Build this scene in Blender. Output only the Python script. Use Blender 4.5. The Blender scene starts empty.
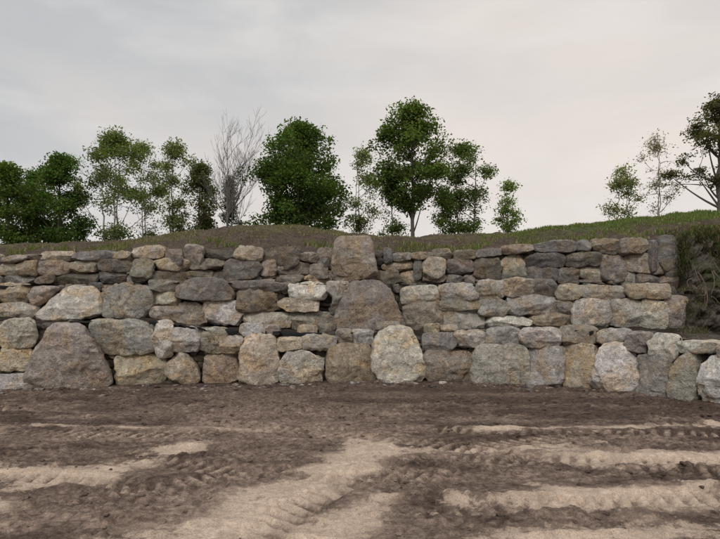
import bpy, math, random
import numpy as np
R=np.random.default_rng(7)
random.seed(7)
F=544.0; CU=360.0; HV=308.0; CZ=1.7
scene=bpy.context.scene

# ---------------------------------------------------------------- helpers
def hsh(ix,iy,iz,s):
    h=(ix.astype(np.int64)*374761393+iy.astype(np.int64)*668265263+iz.astype(np.int64)*1274126177+s*362437)&0xffffffff
    h=((h^(h>>13))*1103515245)&0xffffffff
    h=((h^(h>>15))*2246822519)&0xffffffff
    h=h^(h>>16)
    return h/4294967295.0
def vn(x,y,z=None,s=0):
    x=np.asarray(x,float); y=np.asarray(y,float)
    if z is None:
        ix=np.floor(x);iy=np.floor(y);fx=x-ix;fy=y-iy
        fx=fx*fx*(3-2*fx);fy=fy*fy*(3-2*fy);o=np.zeros_like(ix)
        a=hsh(ix,iy,o,s);b=hsh(ix+1,iy,o,s);c=hsh(ix,iy+1,o,s);d=hsh(ix+1,iy+1,o,s)
        return ((a*(1-fx)+b*fx)*(1-fy)+(c*(1-fx)+d*fx)*fy)*2-1
    z=np.asarray(z,float)
    ix=np.floor(x);iy=np.floor(y);iz=np.floor(z);fx=x-ix;fy=y-iy;fz=z-iz
    fx=fx*fx*(3-2*fx);fy=fy*fy*(3-2*fy);fz=fz*fz*(3-2*fz)
    def L(k):
        a=hsh(ix,iy,iz+k,s);b=hsh(ix+1,iy,iz+k,s);c=hsh(ix,iy+1,iz+k,s);d=hsh(ix+1,iy+1,iz+k,s)
        return (a*(1-fx)+b*fx)*(1-fy)+(c*(1-fx)+d*fx)*fy
    return (L(0)*(1-fz)+L(1)*fz)*2-1
def fbm(x,y,s=0,o=4,g=0.5):
    t=0;a=1;n=0
    for k in range(o):
        t=t+a*vn(x*2**k+17.3*k,y*2**k-9.1*k,None,s+k);n+=a;a*=g
    return t/n
def link(o,parent=None):
    scene.collection.objects.link(o)
    if parent: o.parent=parent
    return o
def mk(name,V,Fc,mat,col=None,off=None,smooth=True,parent=None,sharp=None):
    V=np.asarray(V,dtype=np.float32);Fc=np.asarray(Fc,dtype=np.int32)
    me=bpy.data.meshes.new(name)
    n,k=Fc.shape
    me.vertices.add(len(V));me.vertices.foreach_set('co',V.ravel())
    me.loops.add(n*k);me.loops.foreach_set('vertex_index',Fc.ravel())
    me.polygons.add(n);me.polygons.foreach_set('loop_start',np.arange(0,n*k,k,dtype=np.int32))
    me.update(calc_edges=True);me.validate()
    me.polygons.foreach_set('use_smooth',np.full(len(me.polygons),smooth))
    if col is not None:
        c=np.zeros((len(V),4),np.float32);c[:,:col.shape[1]]=col
        a=me.attributes.new('col','FLOAT_COLOR','POINT');a.data.foreach_set('color',c.ravel())
    if off is not None:
        a=me.attributes.new('off','FLOAT_VECTOR','POINT');a.data.foreach_set('vector',np.asarray(off,np.float32).ravel())
    if sharp: me.set_sharp_from_angle(angle=math.radians(sharp))
    me.materials.append(mat)
    return link(bpy.data.objects.new(name,me),parent)
def empty(name,loc=(0,0,0)):
    e=bpy.data.objects.new(name,None);e.location=(0,0,0);return link(e)
class Acc:
    def __init__(s): s.V=[];s.F=[];s.C=[];s.O=[];s.n=0
    def add(s,V,Fc,c,o=(0,0,0)):
        s.V.append(V);s.F.append(Fc+s.n);s.n+=len(V)
        c=np.asarray(c,float)
        s.C.append(c if c.ndim==2 else np.tile(c,(len(V),1)));s.O.append(np.tile(o,(len(V),1)))
    def make(s,name,mat,**k):
        return mk(name,np.vstack(s.V),np.vstack(s.F),mat,np.vstack(s.C),np.vstack(s.O),**k)

# ---------------------------------------------------------------- materials
def newmat(name):
    m=bpy.data.materials.new(name);m.use_nodes=True
    nt=m.node_tree;nt.nodes.clear();return m,nt,nt.nodes,nt.links
def mixc(N,L,fac,a,b,mode='MIX'):
    m=N.new('ShaderNodeMix');m.data_type='RGBA';m.blend_type=mode
    for s,v in ((0,fac),(6,a),(7,b)):
        if isinstance(v,bpy.types.NodeSocket): L.new(v,m.inputs[s])
        else: m.inputs[s].default_value=v if s==0 else (*v,1)
    return m.outputs[2]
def ramp(N,L,src,p0,p1,a=0.0,b=1.0):
    m=N.new('ShaderNodeMapRange');m.clamp=True
    L.new(src,m.inputs[0])
    m.inputs[1].default_value=p0;m.inputs[2].default_value=p1;m.inputs[3].default_value=a;m.inputs[4].default_value=b
    return m.outputs[0]
def noise(N,L,vec,scale,detail=5,rough=0.55,dist=0):
    n=N.new('ShaderNodeTexNoise');n.inputs['Scale'].default_value=scale;n.inputs['Detail'].default_value=detail
    n.inputs['Roughness'].default_value=rough;n.inputs['Distortion'].default_value=dist
    L.new(vec,n.inputs['Vector']);return n.outputs['Fac']
def attr(N,name,out='Color'):
    a=N.new('ShaderNodeAttribute');a.attribute_name=name;return a.outputs[out]
def mul(N,L,c,t): return mixc(N,L,1.0,c,t,'MULTIPLY')
def madd(N,L,a,k,b):
    m=N.new('ShaderNodeMath');m.operation='MULTIPLY_ADD';L.new(a,m.inputs[0]);m.inputs[1].default_value=k
    if isinstance(b,bpy.types.NodeSocket): L.new(b,m.inputs[2])
    else: m.inputs[2].default_value=b
    return m.outputs[0]

def stone_mat():
    m,nt,N,L=newmat('fieldstone')
    co=N.new('ShaderNodeTexCoord').outputs['Object']
    v=N.new('ShaderNodeVectorMath');v.operation='ADD';L.new(co,v.inputs[0]);L.new(attr(N,'off','Vector'),v.inputs[1]);vec=v.outputs[0]
    base=attr(N,'col')
    n1=noise(N,L,vec,2.2,3,0.6,0.8); n2=noise(N,L,vec,7,5,0.76,0.5); n3=noise(N,L,vec,60,2,0.75)
    n4=noise(N,L,vec,3.9,5,0.74,1.4); n5=noise(N,L,vec,20,3,0.72)
    c=mixc(N,L,ramp(N,L,n1,0.48,0.60,0,0.85),base,mul(N,L,base,(1.10,0.94,0.74)))
    c=mixc(N,L,ramp(N,L,n2,0.48,0.64,0,0.8),c,mul(N,L,c,(0.52,0.52,0.54)))
    c=mixc(N,L,ramp(N,L,n4,0.53,0.60,0,0.8),c,mul(N,L,c,(1.5,1.52,1.54)))
    c=mixc(N,L,ramp(N,L,n5,0.55,0.66,0,0.7),c,mul(N,L,c,(0.46,0.44,0.43)))
    c=mixc(N,L,ramp(N,L,n3,0.38,0.62,0.0,0.7),c,mul(N,L,c,(0.56,0.56,0.56)))
    vo=N.new('ShaderNodeTexVoronoi');vo.feature='DISTANCE_TO_EDGE';vo.inputs['Scale'].default_value=1.5
    w=N.new('ShaderNodeVectorMath');w.operation='ADD';L.new(vec,w.inputs[0])
    nn=N.new('ShaderNodeTexNoise');nn.inputs['Scale'].default_value=3;nn.inputs['Detail'].default_value=5;L.new(vec,nn.inputs['Vector'])
    L.new(nn.outputs['Color'],w.inputs[1]);L.new(w.outputs[0],vo.inputs['Vector'])
    crack=ramp(N,L,vo.outputs['Distance'],0.0,0.010,1,0)
    cm=N.new('ShaderNodeMath');cm.operation='MULTIPLY';L.new(crack,cm.inputs[0]);L.new(ramp(N,L,n1,0.50,0.58),cm.inputs[1])
    c=mixc(N,L,cm.outputs[0],c,mul(N,L,c,(0.45,0.43,0.42)))
    b=N.new('ShaderNodeBsdfPrincipled');b.inputs['Roughness'].default_value=0.92;b.inputs['Specular IOR Level'].default_value=0.2
    L.new(c,b.inputs['Base Color'])
    bu=N.new('ShaderNodeBump');bu.inputs['Strength'].default_value=1.0;bu.inputs['Distance'].default_value=0.08
    h=madd(N,L,n3,0.25,n2);h=madd(N,L,n5,0.55,h);h=madd(N,L,cm.outputs[0],-0.3,h)
    L.new(h,bu.inputs['Height']);L.new(bu.outputs[0],b.inputs['Normal'])
    o=N.new('ShaderNodeOutputMaterial');L.new(b.outputs[0],o.inputs[0]);return m
def soil_mat(name,bump=0.03):
    m,nt,N,L=newmat(name)
    vec=N.new('ShaderNodeTexCoord').outputs['Object'];base=attr(N,'col');mask=attr(N,'col','Alpha')
    n1=noise(N,L,vec,3.0,6,0.72,0.5);n2=noise(N,L,vec,14,5,0.75,0.3);n3=noise(N,L,vec,80,2,0.75)
    c=mixc(N,L,ramp(N,L,n1,0.40,0.60,0,0.85),base,mul(N,L,base,(0.64,0.61,0.6)))
    c=mixc(N,L,ramp(N,L,n2,0.46,0.60,0,0.9),c,mul(N,L,c,(0.46,0.44,0.43)))
    c=mixc(N,L,ramp(N,L,n2,0.45,0.36,0,0.7),c,mul(N,L,c,(1.5,1.5,1.45)))
    mm=madd(N,L,n1,1.8,madd(N,L,mask,1.0,-0.9));mm=madd(N,L,n2,1.7,madd(N,L,mm,1.0,-0.85))
    mk_=ramp(N,L,mm,0.30,0.68)
    sand=mixc(N,L,ramp(N,L,n2,0.38,0.62),(0.66,0.53,0.42),(0.44,0.345,0.27))
    sand=mixc(N,L,ramp(N,L,n1,0.45,0.62,0,0.7),sand,(0.36,0.28,0.22))
    g=N.new('ShaderNodeMath');g.operation='MULTIPLY';L.new(mk_,g.inputs[0]);L.new(ramp(N,L,mask,0.03,0.25),g.inputs[1])
    c=mixc(N,L,g.outputs[0],c,sand)
    c=mixc(N,L,ramp(N,L,n3,0.57,0.68,0,0.6),c,mul(N,L,c,(1.6,1.55,1.5)))
    c=mixc(N,L,ramp(N,L,n3,0.45,0.34,0,0.7),c,mul(N,L,c,(0.5,0.5,0.5)))
    b=N.new('ShaderNodeBsdfPrincipled');b.inputs['Roughness'].default_value=0.95;b.inputs['Specular IOR Level'].default_value=0.15
    L.new(c,b.inputs['Base Color'])
    bu=N.new('ShaderNodeBump');bu.inputs['Strength'].default_value=1.0;bu.inputs['Distance'].default_value=bump
    L.new(madd(N,L,n3,0.3,n2),bu.inputs['Height']);L.new(bu.outputs[0],b.inputs['Normal'])
    o=N.new('ShaderNodeOutputMaterial');L.new(b.outputs[0],o.inputs[0]);return m
def leaf_mat(name,tr=0.35):
    m,nt,N,L=newmat(name);base=attr(N,'col')
    d=N.new('ShaderNodeBsdfDiffuse');L.new(base,d.inputs['Color'])
    t=N.new('ShaderNodeBsdfTranslucent')
    L.new(mul(N,L,base,(1.5,1.5,0.7)),t.inputs[0])
    mx=N.new('ShaderNodeMixShader');mx.inputs[0].default_value=tr;L.new(d.outputs[0],mx.inputs[1]);L.new(t.outputs[0],mx.inputs[2])
    o=N.new('ShaderNodeOutputMaterial');L.new(mx.outputs[0],o.inputs[0]);return m
def bark_mat():
    m,nt,N,L=newmat('bark');vec=N.new('ShaderNodeTexCoord').outputs['Object'];base=attr(N,'col')
    n=noise(N,L,vec,12,4,0.7);c=mixc(N,L,ramp(N,L,n,0.35,0.7),base,mul(N,L,base,(0.5,0.48,0.46)))
    b=N.new('ShaderNodeBsdfPrincipled');b.inputs['Roughness'].default_value=0.9;L.new(c,b.inputs['Base Color'])
    bu=N.new('ShaderNodeBump');bu.inputs['Distance'].default_value=0.02;L.new(n,bu.inputs['Height']);L.new(bu.outputs[0],b.inputs['Normal'])
    o=N.new('ShaderNodeOutputMaterial');L.new(b.outputs[0],o.inputs[0]);return m
def fabric_mat():
    m,nt,N,L=newmat('geotextile');vec=N.new('ShaderNodeTexCoord').outputs['Object']
    n=noise(N,L,vec,14,4,0.6);c=mixc(N,L,n,(0.008,0.008,0.009),(0.025,0.025,0.028))
    b=N.new('ShaderNodeBsdfPrincipled');b.inputs['Roughness'].default_value=0.9;b.inputs['Specular IOR Level'].default_value=0.1;L.new(c,b.inputs['Base Color'])
    o=N.new('ShaderNodeOutputMaterial');L.new(b.outputs[0],o.inputs[0]);return m
STONE=stone_mat();SOIL=soil_mat('soil',0.035);BANK=soil_mat('bank_soil',0.06);LEAF=leaf_mat('leaves',0.3);BARK=bark_mat();FAB=fabric_mat();GRASS=leaf_mat('grass_blades',0.25)

# ---------------------------------------------------------------- wall lines (bearing -> distance)
def tab(pts):
    xs=[p[0] for p in pts];ys=[p[1] for p in pts]
    return lambda u:np.interp(u,xs,ys)
D1=tab([(-900,9.5),(-300,10.4),(0,11.3),(100,11.86),(200,12.17),(300,12.33),(400,12.6),(500,12.33),(560,11.86),(620,11.14),(680,10.28),(720,9.73),(800,8.9),(1000,8.0),(1500,7)])
D2=tab([(-900,10.5),(-300,11.4),(0,12.2),(200,13.0),(400,13.3),(560,12.9),(620,12.5),(680,12.2),(720,12.0),(1000,11),(1500,10)])
D3=tab([(-900,11.5),(-300,12.5),(0,13.3),(200,14.1),(400,14.4),(560,14.1),(680,13.7),(720,13.5),(1000,12.5),(1500,11.5)])
T1=tab([(-300,316),(0,319),(60,320),(150,319),(200,327),(300,331),(420,331),(560,328),(640,331),(720,342),(760,345),(1500,345)])
T2=tab([(-300,284),(0,284),(180,281),(300,282),(420,283),(560,283),(640,284),(700,290),(1500,290)])
T3=tab([(-300,256),(0,253),(60,252),(150,246),(250,250),(330,250),(420,250),(500,246),(600,240),(720,236),(1500,230)])
def zof(v,d): return CZ+(HV-v)/F*d
def P(u,v,D,batter=0.0):
    d=D(u);return np.array([(u-CU)/F*d,d,zof(v,d)])

# ---------------------------------------------------------------- stones
_cube={}
def cube(N):
    if N in _cube:return _cube[N]
    idx={};V=[];Fc=[]
    lin=np.tan(np.linspace(-1,1,N+1)*math.pi/4)
    def vid(p):
        k=tuple(np.round(p,5))
        if k not in idx: idx[k]=len(V);V.append(p)
        return idx[k]
    for ax in range(3):
        for sg in (-1,1):
            for i in range(N):
                for j in range(N):
                    q=[]
                    for a,b in ((i,j),(i+1,j),(i+1,j+1),(i,j+1)):
                        p=[0,0,0];p[ax]=sg;p[(ax+1)%3]=lin[a];p[(ax+2)%3]=lin[b];q.append(vid(p))
                    if sg<0:q=q[::-1]
                    Fc.append(q)
    _cube[N]=(np.array(V,float),np.array(Fc));return _cube[N]
PAL=[(0.50,0.47,0.425),(0.43,0.415,0.39),(0.49,0.425,0.34),(0.40,0.355,0.31),(0.31,0.29,0.265),(0.66,0.63,0.585),(0.45,0.375,0.295)]
DK=[(0.25,0.228,0.205),(0.31,0.275,0.238),(0.37,0.33,0.29),(0.27,0.258,0.245),(0.45,0.40,0.35),(0.20,0.183,0.165)]
def stone(acc,q,D,col,thick=0.5,N=14,p=5.0,proud=0.0,jit=0.09,grow=1.035,chop=1.0):
    q=[np.array(a,float) for a in q]
    w=abs(q[1][0]-q[0][0]);h=abs(q[3][1]-q[0][1]);c0=sum(q)/4
    q=[c0+(a-c0)*grow+R.uniform(-1,1,2)*jit*np.array([w,h])*0.5 for a in q]
    TL,TR,BR,BL=[P(a[0],a[1],D) for a in q]
    V,Fc=cube(N);V=V.copy()
    pp=p+R.uniform(-1.3,2.6)
    s=V/((np.abs(V)**pp).sum(1)**(1/pp))[:,None]
    for k in range(R.integers(3,6)):
        th=R.integers(4)*math.pi/2+math.pi/4+R.uniform(-.6,.6);n=np.array([math.cos(th),-R.uniform(0,0.7),math.sin(th)]);n/=np.linalg.norm(n)
        sup=(np.abs(n)**(pp/(pp-1))).sum()**((pp-1)/pp)
        e=s@n-sup*(1-chop*R.uniform(0.04,0.24));s=s-np.where(e>0,e,0)[:,None]*n*0.97
    for k in range(R.integers(2,5)):
        n=np.array([R.uniform(-.6,.6),-1,R.uniform(-.6,.65)]);n/=np.linalg.norm(n)
        e=s@n-R.uniform(0.68,0.95);s=s-np.where(e>0,e,0)[:,None]*n*0.97
    a=(s[:,0]+1)/2;b=(s[:,2]+1)/2
    top=TL[None]*(1-a)[:,None]+TR[None]*a[:,None];bot=BL[None]*(1-a)[:,None]+BR[None]*a[:,None]
    X=bot*(1-b)[:,None]+top*b[:,None]
    t=TR-TL;t[2]=0;t/=np.linalg.norm(t);out=np.array([t[1],-t[0],0]);
    if out[1]>0: out=-out
    size=min(np.linalg.norm(TR-TL),np.linalg.norm(TL-BL))
    X=X-out[None]*((s[:,1]+0.55)*thick/2)[:,None]+out[None]*proud
    off=R.uniform(-50,50,3)
    nr=s/np.linalg.norm(s,axis=1)[:,None]
    dirw=nr[:,0:1]*t[None]+nr[:,2:3]*np.array([0,0,1.0])[None]-nr[:,1:2]*out[None]
    Y=X+off
    k=2.0/max(size,0.15)
    disp=size*(0.05*vn(Y[:,0]*k,Y[:,1]*k,Y[:,2]*k,1)+0.032*vn(Y[:,0]*k*2.3,Y[:,1]*k*2.3,Y[:,2]*k*2.3,2))
    rg=1-2*np.abs(vn(Y[:,0]*6,Y[:,1]*6,Y[:,2]*9,3))
    disp+=min(0.022,0.045*size)*vn(Y[:,0]*11,Y[:,1]*11,Y[:,2]*11,4)+min(0.018,0.035*size)*rg
    X=X+dirw*disp[:,None]
    c=np.array(col)*R.uniform(0.82,1.2)*np.array([1,R.uniform(.98,1.01),R.uniform(.90,1.04)])
    acc.add(X,Fc,c,off)
def rect(u0,u1,v0,v1): return [(u0,v0),(u1,v0),(u1,v1),(u0,v1)]
def C(i): return PAL[i]

wall=empty('stone_retaining_wall')
A1=Acc();BR=1.1
L1=[(0,34,320,348,0),(-2,31,349,371,2),(-8,50,372,392,5),(114,165,354,387,2),(92,154,320,355,1),(152,174,320,356,5),
(171,199,328,352,0),(197,226,328,352,4),(202,240,352,385,6),(222,244,336,353,3),(280,323,351,384,0),(277,301,337,351,2),(297,336,334,350,0),
(335,353,330,344,3),(352,373,330,345,1),(424,456,333,352,4),(455,487,331,348,0),(421,473,350,385,3),(486,521,328,346,1),(526,564,347,388,0),
(520,560,328,347,0),(560,597,346,390,2),(558,596,327,345,3),(597,628,330,345,1),(627,651,332,353,3),(636,674,353,398,4),
(650,679,334,363,0),(676,722,341,353,5),(720,765,344,358,0),(-60,-2,352,394,3),(-70,-5,322,352,0),(-130,-58,330,396,2),(-190,-125,325,398,0),(-260,-188,322,400,4),
(738,790,356,412,1),(788,850,350,420,3),(848,920,352,424,0),(765,850,345,360,4),(918,1000,352,430,2)]
for u0,u1,v0,v1,ci in L1: stone(A1,rect(u0,u1,v0,v1),D1,np.array(C(ci))*BR,thick=0.55,N=22,p=4.4,proud=R.uniform(-0.06,0.12))
for a,b,c,d,e in ((240,262,324,336,1),(262,280,325,335,3),(298,318,325,336,2),(318,336,324,334,4),(424,440,324,334,0),(440,458,325,332,3),(378,400,322,331,4)):
    stone(A1,rect(a,b,c,d),D1,C(e),0.4,12,proud=-0.12)
stone(A1,[(46,326),(86,325),(117,388),(22,388)],D1,(0.42,0.375,0.325),0.8,32,4.6,0.22,jit=.03,chop=.7)
stone(A1,[(172,351),(190,353),(204,385),(160,385)],D1,C(2),0.6,20,4,0.10)
stone(A1,[(244,333),(276,334),(282,384),(237,384)],D1,np.array(C(2))*1.1,0.7,28,3.6,0.16,jit=.04)
stone(A1,[(330,343),(370,345),(375,384),(324,384)],D1,np.array(C(6))*1.05,0.7,28,3.9,0.18,jit=.03,chop=.7)
stone(A1,[(376,327),(414,328),(427,383),(370,383)],D1,C(5),0.8,30,3.4,0.26,jit=.03,chop=.8)
stone(A1,[(474,345),(526,345),(530,386),(470,386)],D1,np.array(C(0))*1.1,0.7,28,3.8,0.18,jit=.03,chop=.8)
stone(A1,[(598,342),(634,345),(644,396),(590,393)],D1,C(5),0.7,28,3.4,0.22,jit=.03,chop=.8)
stone(A1,[(678,352),(696,353),(702,400),(667,400)],D1,C(0),0.6,24,4,0.12,jit=.05)
stone(A1,[(704,356),(738,356),(744,408),(696,404)],D1,C(5),0.7,26,4,0.14,jit=.04)
A2=Acc()
L2=[(-5,37,303,321,0),(-4,28,284,303,2),(100,150,285,319,1),(150,178,292,307,0),(150,206,306,321,3),(148,176,280,292,4),(205,244,300,325,5),
(280,317,298,312,2),(289,328,282,300,5),(327,348,282,296,0),(243,291,312,329,0),(290,334,310,331,4),(400,438,286,304,0),(403,441,303,331,3),
(438,477,284,300,1),(440,485,310,330,0),(438,480,299,311,4),(476,504,281,300,0),(478,511,299,317,1),(484,531,316,329,5),(503,533,278,297,3),
(508,556,296,314,0),(531,557,280,297,4),(530,573,313,328,2),(556,582,284,300,3),(553,572,299,314,4),(580,626,285,300,0),(625,668,284,299,2),
(571,610,300,328,5),(610,640,300,329,0),(638,666,300,329,5),(-60,-4,284,320,4),(-130,-58,284,318,0),(-200,-128,284,318,2),(665,690,296,330,3)]
for u0,u1,v0,v1,ci in L2: stone(A2,rect(u0,u1,v0,v1),D2,np.array(C(ci)),0.5,18,p=4.5,proud=R.uniform(-0.06,0.09))
stone(A2,[(66,284),(98,290),(102,320),(34,320)],D2,C(5),0.6,26,5,0.12,jit=.04)
stone(A2,[(28,287),(60,285),(40,305),(28,305)],D2,C(3),0.5,14,4,0)
stone(A2,[(178,280),(226,279),(238,301),(174,303)],D2,DK[0],0.6,24,4,0.12,jit=.04)
stone(A2,[(236,291),(274,290),(282,310),(236,312)],D2,DK[1],0.6,20,4,0.05,jit=.04)
stone(A2,[(176,303),(205,303),(207,326),(176,326)],D2,C(3),0.5,16,4,0)
stone(A2,[(228,280),(290,282),(282,292),(236,291)],D2,DK[0],0.5,16,4,0)
stone(A2,[(348,282),(384,281),(406,331),(331,331)],D2,DK[2],0.9,34,6.5,0.28,jit=.02,chop=.5)
stone(A2,[(334,294),(352,294),(340,314),(330,314)],D2,C(4),0.5,14,4,0)
def courses(acc,D,top,bot,u0,u1,nrows,wmin,wmax,pal,thick,N,skip=(),proud=0,dbl=0.12,sc=1,split=0.1):
    for r in range(nrows):
        u=u0+R.uniform(-15,0)
        while u<u1:
            w=R.uniform(wmin,wmax)*(1.15 if r==nrows-1 else 1)
            if R.random()<0.18: w*=0.6
            f0=r/nrows;f1=(r+1)/nrows
            def ln(uu,f):
                t=top(uu);b=bot(uu);y=t+(b-t)*f
                if 0<f<1: y+= (b-t)/nrows*0.5*float(vn(uu*0.035,f*10,None,5))
                return y
            e=R.uniform(-3.5,3.0) if r==0 else 0
            ff=f1;um=u+w/2
            if not any(a<um<b for a,b in skip):
                cc=np.array(pal[R.integers(len(pal))])*sc
                if R.random()<dbl and r<nrows-1: ff=(r+1.8)/nrows
                elif R.random()<split and w<30:
                    fm=(f0+f1)/2
                    stone(acc,[(u,ln(u,fm)),(u+w,ln(u+w,fm)),(u+w,ln(u+w,f1)),(u,ln(u,f1))],D,pal[R.integers(len(pal))],thick,10,4,proud+R.uniform(-.05,.05))
                    ff=fm
                stone(acc,[(u,ln(u,f0)+e),(u+w,ln(u+w,f0)+e),(u+w,ln(u+w,ff)),(u,ln(u,ff))],D,cc,thick,N,4.3,proud+R.uniform(-.07,.09)+(0.06 if ff>f1 else 0))
            u+=w
A3=Acc()
courses(A3,D3,T3,lambda u:T2(u)+1,-260,694,3,14,42,DK*2+PAL[1:5],0.45,16,skip=((333,374),),dbl=0.22)
AF=Acc()
sh=lambda D,k:(lambda u:D(u)+k)
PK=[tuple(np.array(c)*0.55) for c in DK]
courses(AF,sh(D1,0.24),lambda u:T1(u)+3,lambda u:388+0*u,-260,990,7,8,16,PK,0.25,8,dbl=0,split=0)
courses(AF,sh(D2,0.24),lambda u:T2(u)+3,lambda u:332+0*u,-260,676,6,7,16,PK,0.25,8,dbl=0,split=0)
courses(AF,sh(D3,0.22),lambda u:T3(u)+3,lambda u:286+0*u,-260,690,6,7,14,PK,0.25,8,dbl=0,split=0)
A1.make('tier_bottom',STONE,parent=wall,sharp=35)
A2.make('tier_middle',STONE,parent=wall,sharp=35)
A3.make('tier_top',STONE,parent=wall,sharp=35)
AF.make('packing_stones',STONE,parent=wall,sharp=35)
AS=Acc()
stone(AS,[(335,236),(371,234),(378,284),(331,284)],lambda u:D3(u)-0.35,DK[2],0.7,36,5,0.1,jit=.03,grow=1.0,chop=1.0)
AS.make('standing_stone',STONE,sharp=35)

# ---------------------------------------------------------------- bank / hill terrain behind wall
crest=tab([(-900,250),(-50,247),(100,246),(150,240),(200,229),(240,225),(300,227),(330,232),(380,237),(450,237),(520,235),(560,229),(620,221),(700,214),(760,212),(1500,215)])
def hill_pt(u,t):
    d1=D1(u)+0.30;d2=D2(u)+0.34;d3=D3(u)+0.32
    z1=zof(T1(u)+3,D1(u));z2=zof(T2(u)+3,D2(u));z3=zof(T3(u)+2,D3(u))
    zc=zof(crest(u),20.5)
    r=np.clip((u-672)/14,0,1)
    pd=[d1,d1,d2-0.45*r,d2-0.15*r,d3-1.25*r,d3-0.65*r,17.0+0*u,20.5+0*u,24+0*u,34+0*u,70+0*u,160+0*u]
    pz=[-0.15+0*u,z1,z1+0.12,z2,z2+0.1,z3,z3*0.5+zc*0.5+0.12,zc,zc-0.1,zc*0.5+2.2,3.0+0*u,-1+0*u]
    T=np.arange(len(pd))
    return np.array([np.interp(t,T,[pd[k][i] for k in range(len(pd))]) for i in range(len(u))]),np.array([np.interp(t,T,[pz[k][i] for k in range(len(pd))]) for i in range(len(u))])
us=np.concatenate([np.linspace(-1500,-60,60)[:-1],np.linspace(-60,640,320)[:-1],np.linspace(640,780,180),np.linspace(780,2200,60)[1:]])
ts=np.concatenate([np.linspace(0,5,120)[:-1],np.linspace(5,8,110)[:-1],np.linspace(8,11,40)])
uc=np.clip(us,-900,1500)
DD,ZZ=hill_pt(uc,ts)
XX=(us[:,None]-CU)/F*DD
nz=fbm(XX*0.9,DD*0.9,11,4)*0.16+fbm(XX*5,DD*5+ZZ*5,12,3)*0.06+fbm(XX*2.5,ZZ*4,14,3)*0.05
amp=np.interp(ts,[0,1,5,5.4,8,11],[0.5,0.5,0.4,1,1,3])[None]
ZZ=ZZ+nz*amp
r=(np.clip((uc-672)/14,0,1)[:,None]*(ts[None]<5.2)*(ts[None]>1.0))
DD=DD+fbm(XX*2.2,ZZ*2.2,21,3)*0.10*(ts[None]<5.2)
rock=1-2*np.abs(fbm(XX*2.2,ZZ*2.6,25,5,0.6))
DD=DD+r*(fbm(XX*1.8,ZZ*2.4,25,5,0.6)*0.6-0.22*rock)
n0,n1_=len(us),len(ts)
V=np.stack([XX,DD,ZZ],-1).reshape(-1,3)
I=np.arange(n0*n1_).reshape(n0,n1_)
Fc=np.stack([I[:-1,:-1],I[1:,:-1],I[1:,1:],I[:-1,1:]],-1).reshape(-1,4)
gg=fbm(XX*0.8,DD*0.8,31,5)
g=np.clip((ts[None]-5.5)*1.3,0,1)*np.clip((us[:,None]-480)/90,0,1)
g=np.clip(g*1.1+1.1*gg*(g>0.03),0,1)
olive=np.clip((ts[None]-5.1)*1.0,0,1)*np.clip(0.4+1.3*fbm(XX*0.7,DD*1.4,33,5),0,1)
soil=np.array([0.13,0.10,0.08]);grs=np.array([0.10,0.135,0.04]);ol=np.array([0.15,0.14,0.07])
cc=soil*(1-olive[...,None])+ol*olive[...,None];cc=cc*(1-g[...,None])+grs*g[...,None]
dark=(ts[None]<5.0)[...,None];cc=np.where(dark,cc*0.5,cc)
rc=(r*np.clip(rock*1.5,0,1))[...,None];cc=cc*(1-rc)+np.array([0.14,0.125,0.10])*rc
mo=(r*np.clip(fbm(XX*1.7,ZZ*1.7,36,4)*2.5+np.clip(ts[None]-3.2,-1,1)*0.4,0,0.8))[...,None];cc=cc*(1-mo)+np.array([0.065,0.08,0.03])*mo
far=(ts[None]>8.2)[...,None];cc=np.where(far,np.array([0.09,0.11,0.04]),cc)
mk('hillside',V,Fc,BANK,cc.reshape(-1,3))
def hz(u,D):
    dd,zz=hill_pt(np.array([float(np.clip(u,-900,1500))]),np.linspace(5,11,200));return float(np.interp(D,dd[0],zz[0]))

# ---------------------------------------------------------------- ground
def spread(a,b,step,far,n=26):
    mid=np.arange(a,b,step);lo=a-np.geomspace(step*2,far,n)[::-1];hi=b+np.geomspace(step*2,far,n);return np.concatenate([lo,mid,hi])
gx=spread(-9.6,9.6,0.02,400)
gyd=[3.2]
while gyd[-1]<12.9: gyd.append(gyd[-1]+0.012+0.0016*(gyd[-1]-3.2))
gyd=np.array(gyd)
gy=np.concatenate([3.2-np.geomspace(0.03,400,26)[::-1],gyd,gyd[-1]+np.geomspace(0.05,400,26)])
GX,GY=np.meshgrid(gx,gy,indexing='ij')
inner=(np.clip((12-np.abs(GX))/2,0,1)*np.clip((GY-1)/2,0,1)*np.clip((15-GY)/2,0,1))
def seg_mask(x0,y0,x1,y1,w,soft=0.25,wob=0.25,s=0):
    L=math.hypot(x1-x0,y1-y0);dx,dy=(x1-x0)/L,(y1-y0)/L
    a=(GX-x0)*dx+(GY-y0)*dy;b=-(GX-x0)*dy+(GY-y0)*dx+wob*vn(GX*0.3+s,GY*0.45,None,s+40)
    m=np.clip((w-np.abs(b))/soft,0,1)*np.clip((a+0.2)/0.5,0,1)*np.clip((L-a+0.2)/0.5,0,1)
    return m,a,b
rough=np.clip(0.7+0.9*fbm(GX*0.6,GY*0.9,52,3),0.3,1.3)
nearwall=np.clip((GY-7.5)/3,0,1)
clod=fbm(GX*5,GY*5,54,5,0.62)
rid=1-2*np.abs(fbm(GX*9,GY*9,56,3))
Z2=0.075*np.maximum(clod,-0.12)+0.016*rid+0.012*fbm(GX*24,GY*24,58,2)
sand=np.zeros_like(GX)
def addsand(x0,y0,x1,y1,w,st=1.0,s=0):
    global sand
    m,a,b=seg_mask(x0,y0,x1,y1,w,w,0.3,s);sand=np.maximum(sand,m*st)
addsand(-1.2,3.3,0.6,6.9,0.66,1,1)
addsand(-0.9,3.3,0.1,5.0,0.55,1,2)
addsand(2.0,5.95,6.0,6.15,0.5,.95,3)
addsand(0.6,4.95,6.0,4.9,0.45,.85,4)
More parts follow.
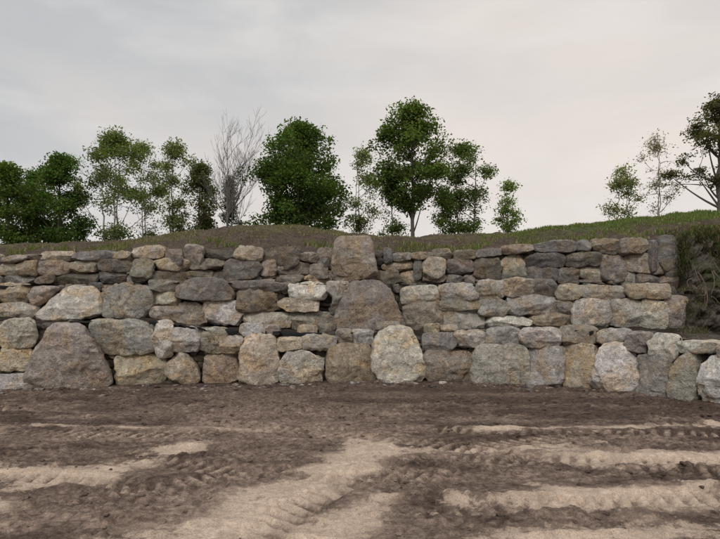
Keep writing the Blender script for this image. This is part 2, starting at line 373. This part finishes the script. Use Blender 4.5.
addsand(-5.6,5.6,-2.3,5.2,0.6,.92,5)
addsand(-3.6,4.5,-1.9,6.6,0.5,.85,6)
addsand(0.8,4.1,4,4.4,0.4,.75,7)
addsand(-6,7.9,-1,7.6,0.3,.6,8)
addsand(0.5,7.6,6,8.1,0.3,.55,9)
addsand(-3.4,3.7,-1.2,4.2,0.35,.7,10)
addsand(-1,5.9,3,6.6,0.35,.5,11)
nsd=fbm(GX*1.0,GY*2.6,60,6,0.65)
smask=np.clip(sand*1.15+0.75*nsd-0.12,0,1)*(sand>0.01)+np.clip(0.5*nsd-0.1,0,.25)
sand=np.clip((sand+0.95*nsd-0.45)*2.2,0,1)
Z=0.035*fbm(GX*0.55,GY*0.8,50,4)
Z=Z+Z2*rough*(1-0.65*sand)*inner
cle=np.zeros_like(GX);trk=np.zeros_like(GX)
tracks=[(-9,6.2,9,5.2,0.2,.55),(-9,4.95,9,4.5,0.2,.55),(-9,7.6,9,7.1,0.2,.55),(-9,8.7,9,8.6,.2,.5),(-1.25,3.0,0.75,7.4,0.22,.5),(-4.6,4.2,3,7.4,0.2,.5),(0.8,6.3,9,6.0,.2,.9),(-9,5.9,-1.5,5.0,.2,.8),(1.0,4.75,9,5.0,.2,1.3),(1.6,4.05,9,4.4,.2,1.3),(-6,9.4,3,5.8,.2,.5)]
for k,(x0,y0,x1,y1,w,pr) in enumerate(tracks):
    m,a,b=seg_mask(x0,y0,x1,y1,w,0.05,0.35,70+k)
    m=m*np.clip(pr+3.0*fbm(GX*0.6+k*5,GY*0.7,90+k,5,.65),0,1)
    bar=np.clip(np.sin((a+0.35*b*(1 if k%2 else -1)+0.05*vn(GX*2,GY*2,None,k))*2*math.pi/0.16)*1.9+0.7*fbm(GX*7,GY*7,k+3,2),-1,1)
    Z=Z*(1-0.5*m)-0.028*m*inner+0.020*m*bar*inner
    rim=np.exp(-((np.abs(b)-w-0.06)/0.045)**2);Z=Z+0.040*rim*np.clip(0.2+1.4*fbm(GX*2.5,GY*2.5,80+k,4),0,1)*inner
    trk=np.maximum(trk,m);cle=np.where(m>0.3,bar*m,cle)
Z=Z+0.10*np.clip((GY-(11.4))/1.2,0,1)*np.clip(0.3+fbm(GX*1.2,GY*1.2,99,3),0,1)*(GY<14)*(GX<5)
Z=np.where(GY>14,-0.3,Z)
dk=np.array([0.110,0.080,0.065]);md=np.array([0.29,0.222,0.18])
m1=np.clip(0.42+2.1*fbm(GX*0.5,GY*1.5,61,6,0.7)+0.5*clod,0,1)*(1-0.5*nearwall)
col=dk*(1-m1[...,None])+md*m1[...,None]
tl=np.clip(trk*(0.35+0.6*cle)*(0.6+1.0*(nsd+0.3)),0,0.85)[...,None];col=col*(1-tl)+np.array([0.44,0.345,0.275])*tl
c4=np.concatenate([col,np.clip(smask*(1-0.45*np.clip(-cle,0,1)),0,1)[...,None]],-1)
V=np.stack([GX,GY,Z],-1).reshape(-1,3);I=np.arange(GX.size).reshape(GX.shape)
Fc=np.stack([I[:-1,:-1],I[1:,:-1],I[1:,1:],I[:-1,1:]],-1).reshape(-1,4)
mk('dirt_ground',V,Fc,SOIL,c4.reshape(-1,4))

import bmesh
def ico(sub):
    bm=bmesh.new();bmesh.ops.create_icosphere(bm,subdivisions=sub,radius=1);
    bm.verts.index_update();v=np.array([x.co[:] for x in bm.verts]);f=np.array([[q.index for q in p.verts] for p in bm.faces]);bm.free();return v,f
IV,IF=ico(2)
ix=lambda x,y:(np.clip(np.searchsorted(gx,x),0,len(gx)-1),np.clip(np.searchsorted(gy,y),0,len(gy)-1))
def pebbles(name,n,smin,smax,pal,yr,mat,pw=3,xr=(-8,8),wallbias=False,own=False):
    A=Acc()
    for k in range(n):
        x=R.uniform(*xr);y=yr[0]+(yr[1]-yr[0])*R.random()
        if wallbias: 
            uu=CU+x/11.5*F;y=float(D1(uu))-0.25-abs(R.normal(0,0.45))
        i,j=ix(x,y);z=Z[i,j]
        if smask[i,j]>0.3 and R.random()<0.9: continue
        s=smin+(smax-smin)*R.random()**pw
        o=R.uniform(-20,20,3);d=1+0.5*vn(IV[:,0]*1.6+o[0],IV[:,1]*1.6+o[1],IV[:,2]*1.6+o[2],3)
        v=IV*d[:,None]*s*np.array([R.uniform(.8,1.4),R.uniform(.7,1.1),R.uniform(.35,.65)])
        an=R.uniform(0,6.3);c,sn=math.cos(an),math.sin(an)
        v=np.stack([v[:,0]*c-v[:,1]*sn,v[:,0]*sn+v[:,1]*c,v[:,2]],-1)+np.array([x,y,z])
        cl_=col[i,j]*0.95 if own else np.array(pal[R.integers(len(pal))])
        A.add(v,IF,cl_*R.uniform(.85,1.15),o)
    return A.make(name,mat,smooth=False)
SP=[(0.14,0.10,0.083),(0.18,0.135,0.11),(0.11,0.08,0.066)]
pebbles('dirt_clods',6500,0.006,0.045,SP,(3.6,12),SOIL,4,own=True)
pebbles('scattered_stones',50,0.01,0.035,DK,(5.5,12),STONE,3)
pebbles('rubble',520,0.012,0.09,SP+DK,(3.8,12),SOIL,3,(-9,7.5),True)

def fabric(name,D,T,u0,u1,drop,seed,thr):
    n=620;m=7;u=np.linspace(u0,u1,n)
    hang=drop*np.clip(0.5+1.3*vn(u*0.09,0*u,None,seed)+0.5*vn(u*0.31,0*u,None,seed+1),0.02,1.3)
    V=[]
    for j in range(m):
        t=j/(m-1)
        d=D(u)+0.30-0.30*min(1,t*1.6)+0.02*vn(u*0.2,0*u+j*0.3,None,seed+3)
        z=zof(T(u)+1.0,D(u))-0.01+0.012*vn(u*0.15,0*u+j*.2,None,seed+2)-max(0,t-0.5)*2*hang
        V.append(np.stack([(u-CU)/F*d,d,z],-1))
    V=np.array(V);I=np.arange(m*n).reshape(m,n)
    keep=(vn(u*0.045,0*u,None,seed+9)+0.4*vn(u*0.2,0*u,None,seed+8)>thr)[:-1]
    Fc=np.stack([I[:-1,:-1][:,keep],I[:-1,1:][:,keep],I[1:,1:][:,keep],I[1:,:-1][:,keep]],-1).reshape(-1,4)
    mk(name,V.reshape(-1,3),Fc,FAB)
fabric('landscape_fabric',D1,T1,-200,720,0.08,201,0.05)
fabric('landscape_fabric',D2,T2,-200,660,0.06,211,0.2)

# ---------------------------------------------------------------- grass
def grass(name,pts,hmin,hmax,cols,wd=0.012,droop=0.4):
    n=len(pts);h=R.uniform(hmin,hmax,n);an=R.uniform(0,2*math.pi,n);le=R.uniform(0.05,droop,n)
    b=np.array(pts);d=np.stack([np.cos(an),np.sin(an),0*an],-1);sd_=np.stack([-np.sin(an+R.uniform(-1,1,n)),np.cos(an),0*an],-1)
    w=(wd*R.uniform(.6,1.4,n))[:,None]
    up=np.array([0,0,1.0])
    v0=b-sd_*w;v1=b+sd_*w;m0=b+d*(h*le*0.35)[:,None]+up*(h*0.6)[:,None];v2=m0+sd_*w*0.7;v3=m0-sd_*w*0.7
    tip=b+d*(h*le*1.2)[:,None]+up*(h*(0.97-0.75*np.clip(le-0.5,0,2)))[:,None]
    V=np.stack([v0,v1,v2,v3,tip],1).reshape(-1,3);i=np.arange(n)*5
    Fc=np.concatenate([np.stack([i,i+1,i+2],-1),np.stack([i,i+2,i+3],-1),np.stack([i+3,i+2,i+4],-1)])
    c=np.array(cols)[R.integers(len(cols),size=n)]*R.uniform(.7,1.3,n)[:,None]
    mk(name,V,Fc,GRASS,np.repeat(c,5,0),smooth=False)
GC=[(0.12,0.19,0.04),(0.14,0.18,0.055),(0.08,0.13,0.035),(0.20,0.19,0.10)]
OC=[(0.19,0.165,0.10),(0.15,0.145,0.065),(0.11,0.13,0.05),(0.24,0.21,0.13)]
G3=np.stack([XX,DD,ZZ],-1)
def surf(n,u0,u1,t0,t1,thr,seed,sc=0.9):
    u=R.uniform(u0,u1,n);t=R.uniform(t0,t1,n)
    ui=np.clip(np.searchsorted(us,u),1,len(us)-1);ti=np.clip(np.searchsorted(ts,t),1,len(ts)-1)
    a=((u-us[ui-1])/(us[ui]-us[ui-1]))[:,None];b=((t-ts[ti-1])/(ts[ti]-ts[ti-1]))[:,None]
    p=(G3[ui-1,ti-1]*(1-a)+G3[ui,ti-1]*a)*(1-b)+(G3[ui-1,ti]*(1-a)+G3[ui,ti]*a)*b
    k=fbm(p[:,0]*sc,p[:,1]*sc,seed,4)>thr
    return p[k]
grass('grass',surf(30000,510,800,5.9,7.4,-0.14,301),0.04,0.12,GC)
grass('sparse_grass',surf(16000,480,800,5.1,6.2,0.1,305,1.6),0.03,0.09,GC+OC)
grass('dry_grass',surf(30000,-80,520,5.5,7.3,0.04,302,1.3),0.02,0.08,OC)
grass('weeds',surf(11000,-60,700,5.0,5.5,0.12,303,2.2),0.05,0.18,GC+OC,0.012,0.8)
TC=[(0.075,0.09,0.035),(0.11,0.105,0.05),(0.15,0.115,0.075),(0.055,0.065,0.03)]
tp=surf(17000,668,790,4.2,5.3,-0.1,304,2.2);grass('overhanging_turf',tp+R.normal(0,0.06,tp.shape),0.04,0.15,TC,0.009,1.8)
tp=surf(7000,668,790,1.6,4.2,0.12,306,2.5);grass('bank_weeds',tp+R.normal(0,0.03,tp.shape),0.03,0.10,TC,0.008,1.5)

# ---------------------------------------------------------------- trees
def tube(acc,pts,rs,c,k=6):
    pts=np.array(pts,float);n=len(pts)
    tg=np.gradient(pts,axis=0);tg/=np.linalg.norm(tg,axis=1)[:,None]+1e-9
    ref=np.array([0.3,1,0.1]);a=np.cross(tg,ref);a/=np.linalg.norm(a,axis=1)[:,None]+1e-9;b=np.cross(tg,a)
    th=np.linspace(0,2*math.pi,k,endpoint=False)
    ring=np.cos(th)[None,:,None]*a[:,None]+np.sin(th)[None,:,None]*b[:,None]
    V=(pts[:,None]+ring*np.array(rs)[:,None,None]).reshape(-1,3)
    I=np.arange(n*k).reshape(n,k);J=np.roll(I,-1,1)
    Fc=np.stack([I[:-1],J[:-1],J[1:],I[1:]],-1).reshape(-1,4)
    acc.add(V,Fc,c)
def bez(p0,p1,p2,n):
    t=np.linspace(0,1,n)[:,None];return (1-t)**2*p0+2*t*(1-t)*p1+t*t*p2
PROF={'oval':lambda h:np.sin(np.pi*np.clip(h*0.93+0.05,0,1))**0.55,
'round':lambda h:np.sqrt(np.clip(1-(2*h-1)**2,0,1))**0.8,
'cone':lambda h:(1-h)**0.8*0.95+0.08,
'broad':lambda h:np.interp(h,[0,.15,.4,.7,.9,1],[.75,.95,1,.75,.45,.12])}
def tree(name,u,D,vt,vb,hw,col,nc=110,nl=75,sig=0.42,leaf=0.075,prof='oval',trunk=0.13,bark=(0.12,0.10,0.085),lean=0,stems=1,flatz=0.7,lobes=0.35,seed=0,unif=0.2,lobe_r=0.22):
    global R
    R=np.random.default_rng(1000+int(u*7)+seed)
    sig=sig*0.72;leaf*=0.86
    E=empty(name);zb=hz(u,D)-0.15
    base=np.array([(u-CU)/F*D,D,zb]);zt=zof(vt,D);zc=zof(vb,D);H=zt-zc;rw=hw/F*D
    T=Acc();cl=[]
    topx=base+np.array([lean,0,zt-zb]);tr=[]
    for s in range(stems):
        o=np.array([R.uniform(-.5,.5),R.uniform(-.3,.3),0])*(0 if stems==1 else 1)*rw*0.35
        tp=topx+o*2.0-np.array([0,0,H*0.06+R.uniform(0,0.15)*H*(s>0)])
        mid=(base+o+tp)/2+np.array([R.uniform(-.25,.25),R.uniform(-.2,.2),0])
        pts=bez(base+o,mid,tp,16);pts[2:,:2]+=R.normal(0,0.035,(14,2))
        tube(T,pts,np.linspace(trunk,0.015,16)/ (1 if stems==1 else 1.4),bark,7);tr.append(pts)
    ph=R.uniform(0,6.3,4)
    def envp(h,an): return PROF[prof](h)*rw*(1+lobes*(math.sin(an*2+ph[0]+h*5)*0.5+math.sin(an*3+ph[1]+h*9)*0.5)+lobes*0.5*math.sin(h*17+ph[2]))
    def samp(marg,pw):
        h=R.random()**0.95;an=R.uniform(0,2*math.pi);rad=max(0.0,envp(h,an)-marg)*R.random()**pw
        cx=base[0]+lean*((zc+h*H-zb)/(zt-zb))
        return np.array([cx+rad*math.cos(an),base[1]+rad*math.sin(an),zc+marg*0.6+h*(H-marg*1.2)])
    lr=rw*lobe_r
    lb=[samp(lr*0.9,0.42) for _ in range(max(9,nc//9))];lb.append(topx-np.array([0,0,lr*1.1]))
    lw=R.uniform(.4,1.3,len(lb))
    for k in range(nc):
        if R.random()<unif: cl.append(samp(sig*0.8,0.5))
        else:
            q=R.integers(len(lb));c0=lb[q];g_=R.normal(0,1,3);g_/=np.linalg.norm(g_)
            cl.append(c0+g_*lr*lw[q]*R.random()**0.4*np.array([1,1,0.6]))
    cl=np.array(cl);limbs=[]
    for p in lb:
        t=tr[R.integers(len(tr))];dh=np.hypot(*(p[:2]-base[:2]))
        zs=max(zb+0.12*(zt-zb),p[2]-dh*R.uniform(0.6,1.1)-0.3);i=int(np.argmin(abs(t[:,2]-zs)));s=t[i]
        m=(s+p)/2+np.array([0,0,-0.12*dh])+R.normal(0,0.1,3)
        r0=trunk*0.42*(1-0.6*i/16);b=bez(s,m,p,8);tube(T,b,np.linspace(r0,0.012,8),bark,5);limbs.append(b)
    LB=np.vstack(limbs+tr)
    for p in cl:
        low=LB[LB[:,2]<p[2]+0.1]
        if len(low)==0: low=LB
        s=low[np.argmin(((low-p)**2).sum(1))];m=(s+p)/2+R.normal(0,0.06,3);tube(T,bez(s,m,p,5),np.linspace(0.02,0.006,5),bark,4)
        for _ in range(2):
            e=p+R.normal(0,sig*0.8,3);tube(T,[p,(p+e)/2+R.normal(0,.04,3),e],[0.01,0.007,0.004],bark,3)
    T.make('trunk_and_limbs',BARK,parent=E)
    K=len(cl);sz=R.uniform(.45,1.35,K)
    cnt=np.maximum(5,(nl*0.8*sz**2*R.uniform(.5,1.4,K))).astype(int);idx=np.repeat(np.arange(K),cnt);n=len(idx)
    g3=R.normal(0,1,(n,3));g3/=np.maximum(1,np.linalg.norm(g3,axis=1)/2.2)[:,None]
    pos=cl[idx]+g3*(sig*sz[idx])[:,None]*np.array([1,1,flatz])
    a=R.normal(0,1,(n,3));a[:,2]*=0.7;a/=np.linalg.norm(a,axis=1)[:,None];b=np.cross(a,R.normal(0,1,(n,3)));b/=np.linalg.norm(b,axis=1)[:,None]
    s=(leaf*R.uniform(.6,1.5,n))[:,None]
    V=np.stack([pos-a*s,pos+b*s*0.6,pos+a*s*1.1,pos-b*s*0.6],1).reshape(-1,3);I=np.arange(n*4).reshape(n,4)
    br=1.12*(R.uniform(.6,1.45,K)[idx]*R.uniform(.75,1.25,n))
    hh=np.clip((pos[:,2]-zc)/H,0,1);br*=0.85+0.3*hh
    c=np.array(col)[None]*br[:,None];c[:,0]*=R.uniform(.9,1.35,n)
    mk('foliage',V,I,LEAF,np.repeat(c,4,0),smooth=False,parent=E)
DG=(0.066,0.112,0.027);MG=(0.09,0.145,0.038);LG=(0.13,0.175,0.055);SP_=(0.03,0.055,0.022)
tree('maple_tree',8,32,164,250,40,DG,230,110,0.38,0.08,'broad')
tree('maple_tree',60,33,152,250,31,(0.06,0.115,0.028),200,110,0.38,0.08,'broad',seed=2)
tree('maple_tree',36,36,172,250,30,(0.056,0.105,0.03),110,90,0.4,0.085,'broad',seed=12)
tree('maple_tree',-45,33,160,246,34,DG,90,80,0.4,0.085,'broad',seed=3)
tree('birch_tree',114,34,130,243,40,(0.10,0.15,0.045),260,72,0.38,0.07,'oval',0.09,(0.42,0.40,0.37),stems=3,lobes=.5)
tree('birch_tree',144,37,142,243,26,(0.12,0.165,0.05),150,65,0.38,0.07,'oval',0.07,(0.42,0.40,0.37),stems=2,seed=5)
tree('aspen_tree',174,35,142,236,24,(0.11,0.15,0.055),150,58,0.36,0.07,'oval',0.08,(0.2,0.18,0.15),stems=2,lobes=.5)
tree('maple_tree',200,34,162,240,23,(0.07,0.09,0.035),150,80,0.36,0.075,'broad',0.1,seed=6)
tree('spruce_tree',230,38,176,226,10,SP_,90,80,0.26,0.06,'cone',0.07,lobes=.3,flatz=.4,unif=1)
tree('maple_tree',301,32,123,232,52,(0.06,0.11,0.026),400,125,0.42,0.085,'broad',0.16,seed=8,lobes=.4,unif=.4)
tree('aspen_tree',363,36,150,238,25,(0.12,0.165,0.06),150,50,0.34,0.068,'oval',0.07,(0.22,0.2,0.17),stems=2,lobes=.5)
tree('maple_tree',413,32,105,212,42,DG,290,115,0.40,0.085,'round',0.14,lean=-0.2,seed=19,lobes=.35,unif=.3)
tree('ash_tree',464,34,144,236,30,(0.08,0.13,0.04),210,75,0.36,0.07,'oval',0.1,stems=2,lobes=.6)
tree('maple_sapling',444,33,190,238,16,MG,70,60,0.30,0.065,'broad',0.05)
tree('maple_sapling',392,33,180,239,16,MG,75,55,0.30,0.065,'broad',0.05,seed=4)
tree('birch_sapling',509,30,182,238,15,(0.11,0.175,0.045),85,55,0.28,0.06,'oval',0.04,(0.4,0.38,0.35),stems=2)
tree('birch_sapling',622,27,166,226,19,(0.14,0.18,0.06),105,40,0.27,0.055,'oval',0.04,(0.3,0.28,0.25),stems=2,lobes=.5)
tree('aspen_sapling',655,28,133,216,19,(0.19,0.185,0.11),110,18,0.29,0.048,'oval',0.045,(0.34,0.31,0.28),stems=2,lobes=.5)
tree('pine_tree',722,22,94,192,50,(0.07,0.078,0.033),240,75,0.25,0.048,'broad',0.13,(0.13,0.105,0.085),lobes=.6,flatz=.4,seed=3,lobe_r=.2)
def bare(name,u,D,vt,seed,wscale=0.7,r0=0.12,tone=0.8):
    rr=random.Random(seed);E=empty(name);T=Acc();zb=hz(u,D)-0.1;H=zof(vt,D)-zb
    base=np.array([(u-CU)/F*D,D,zb])
    def br(p,d,L,r,l):
        n=5;pts=[p]
        q=p.copy();dd=d.copy()
        for i in range(n):
            dd=dd+np.array([rr.gauss(0,.09),rr.gauss(0,.09),0.05+rr.gauss(0,.05)]);dd/=np.linalg.norm(dd);q=q+dd*L/n;pts.append(q.copy())
        tube(T,pts,np.linspace(r,r*0.65,n+1),np.array((0.26,0.23,0.21) if l>1 else (0.20,0.175,0.16))*tone,5 if l<3 else 3)
        if l>=6: return
        for k in range(4 if l==0 else (3 if l<5 else 2)):
            i=rr.randint(2,5) if k else 5
            a=rr.uniform(0,6.28);sp=rr.uniform(0.4,0.95) if k else rr.uniform(.05,.25)
            e=np.array([math.cos(a),math.sin(a),0.0]);nd_=dd*math.cos(sp)+e*math.sin(sp);nd_/=np.linalg.norm(nd_)
            br(pts[i],nd_,L*rr.uniform(.64,.86),max(r*0.58,0.010),l+1)
    for s in (0.02,):
        br(base,np.array([s,0,1.0]),H*0.3,r0,0)
    br(base+np.array([.1,.1,0]),np.array([0.22,0.1,1.0]),H*0.24,r0*.7,1)
    o=T.make('trunk_and_limbs',BARK,parent=E)
    V=np.vstack(T.V);zt=np.percentile(V[:,2],99.7);k=H/(zt-zb)
    wx=np.percentile(np.abs(V[:,0]-base[0]),98);kx=min(1.2*k,wscale/F*D/wx)
    from mathutils import Matrix
    o.data.transform(Matrix.Translation(base)@Matrix.Diagonal((kx,kx,k,1))@Matrix.Translation(-base))
bare('bare_tree',226,31,110,21,31,0.14)
bare('bare_tree',28,36,168,8,14,0.06)
DB=Acc();b0=P(735,236,D3)+np.array([0,-0.9,0])
tube(DB,[b0,b0+np.array([-.35,-.25,.12]),b0+np.array([-.8,-.4,.28])],[0.035,0.028,0.012],(0.2,0.17,0.14))
tube(DB,[b0+np.array([-.35,-.25,.12]),b0+np.array([-.6,-.3,-.06]),b0+np.array([-.75,-.4,-.12])],[0.02,0.015,0.008],(0.2,0.17,0.14))
for k in range(14):
    p0=P(R.uniform(684,730),R.uniform(262,300),D2)+np.array([0,-.1,0]);p2=p0+np.array([R.uniform(-.35,.35),R.uniform(-.35,-.1),R.uniform(-.6,-.1)])
    tube(DB,bez(p0,(p0+p2)/2+R.normal(0,.1,3),p2,6),np.linspace(0.012,0.004,6),(0.16,0.12,0.095),4)
DB.make('roots_and_dead_branch',BARK)

# ---------------------------------------------------------------- sky, sun, camera
w=bpy.data.worlds.new('World');scene.world=w;w.use_nodes=True;nt=w.node_tree;N=nt.nodes;L=nt.links;N.clear()
el,rot=math.radians(40),math.radians(200)
sky=N.new('ShaderNodeTexSky');sky.sky_type='NISHITA';sky.sun_disc=False;sky.sun_elevation=el;sky.sun_rotation=rot;sky.dust_density=3
b1=N.new('ShaderNodeBackground');L.new(sky.outputs[0],b1.inputs[0]);b1.inputs[1].default_value=0.08
tc=N.new('ShaderNodeTexCoord').outputs['Generated']
sx=N.new('ShaderNodeSeparateXYZ');L.new(tc,sx.inputs[0])
mp=N.new('ShaderNodeMapping');mp.inputs['Scale'].default_value=(1.0,1.0,2.6);mp.inputs['Rotation'].default_value=(0,0.35,0);L.new(tc,mp.inputs[0])
n1=noise(N,L,mp.outputs[0],1.6,5,0.5,0.5);n2=noise(N,L,mp.outputs[0],4.0,5,0.5,0.6)
f=madd(N,L,sx.outputs[0],0.75,0.42);f=madd(N,L,sx.outputs[2],-0.7,f);f=madd(N,L,ramp(N,L,n1,0.3,0.7,-0.5,0.5),0.6,f)
c=mixc(N,L,ramp(N,L,f,-0.15,0.75),(0.57,0.58,0.59),(0.90,0.81,0.74))
c=mixc(N,L,ramp(N,L,n2,0.45,0.7,0,0.45),c,(0.88,0.85,0.82))
c=mixc(N,L,ramp(N,L,sx.outputs[2],0.5,1.0,0,0.9),c,(1.25,1.22,1.19))
b2=N.new('ShaderNodeBackground');L.new(c,b2.inputs[0]);b2.inputs[1].default_value=1.0
mx=N.new('ShaderNodeMixShader');mx.inputs[0].default_value=0.93;L.new(b1.outputs[0],mx.inputs[1]);L.new(b2.outputs[0],mx.inputs[2])
o=N.new('ShaderNodeOutputWorld');L.new(mx.outputs[0],o.inputs[0])
sl=bpy.data.lights.new('sun','SUN');sl.energy=1.5;sl.angle=math.radians(18);sl.color=(1,0.96,0.91)
so=link(bpy.data.objects.new('sun',sl))
from mathutils import Vector
dv=Vector((math.sin(rot)*math.cos(el),math.cos(rot)*math.cos(el),math.sin(el)))
so.rotation_euler=dv.to_track_quat('Z','Y').to_euler()
cam=bpy.data.cameras.new('camera');co=link(bpy.data.objects.new('camera',cam))
co.location=(0,0,CZ);co.rotation_euler=(math.radians(90),0,0)
cam.sensor_width=36;cam.lens=F/720*36;cam.shift_y=(HV-269.5)/720;cam.clip_end=2000;cam.clip_start=0.05
scene.camera=co
scene.view_settings.view_transform='Standard';scene.view_settings.look='None';scene.view_settings.exposure=0
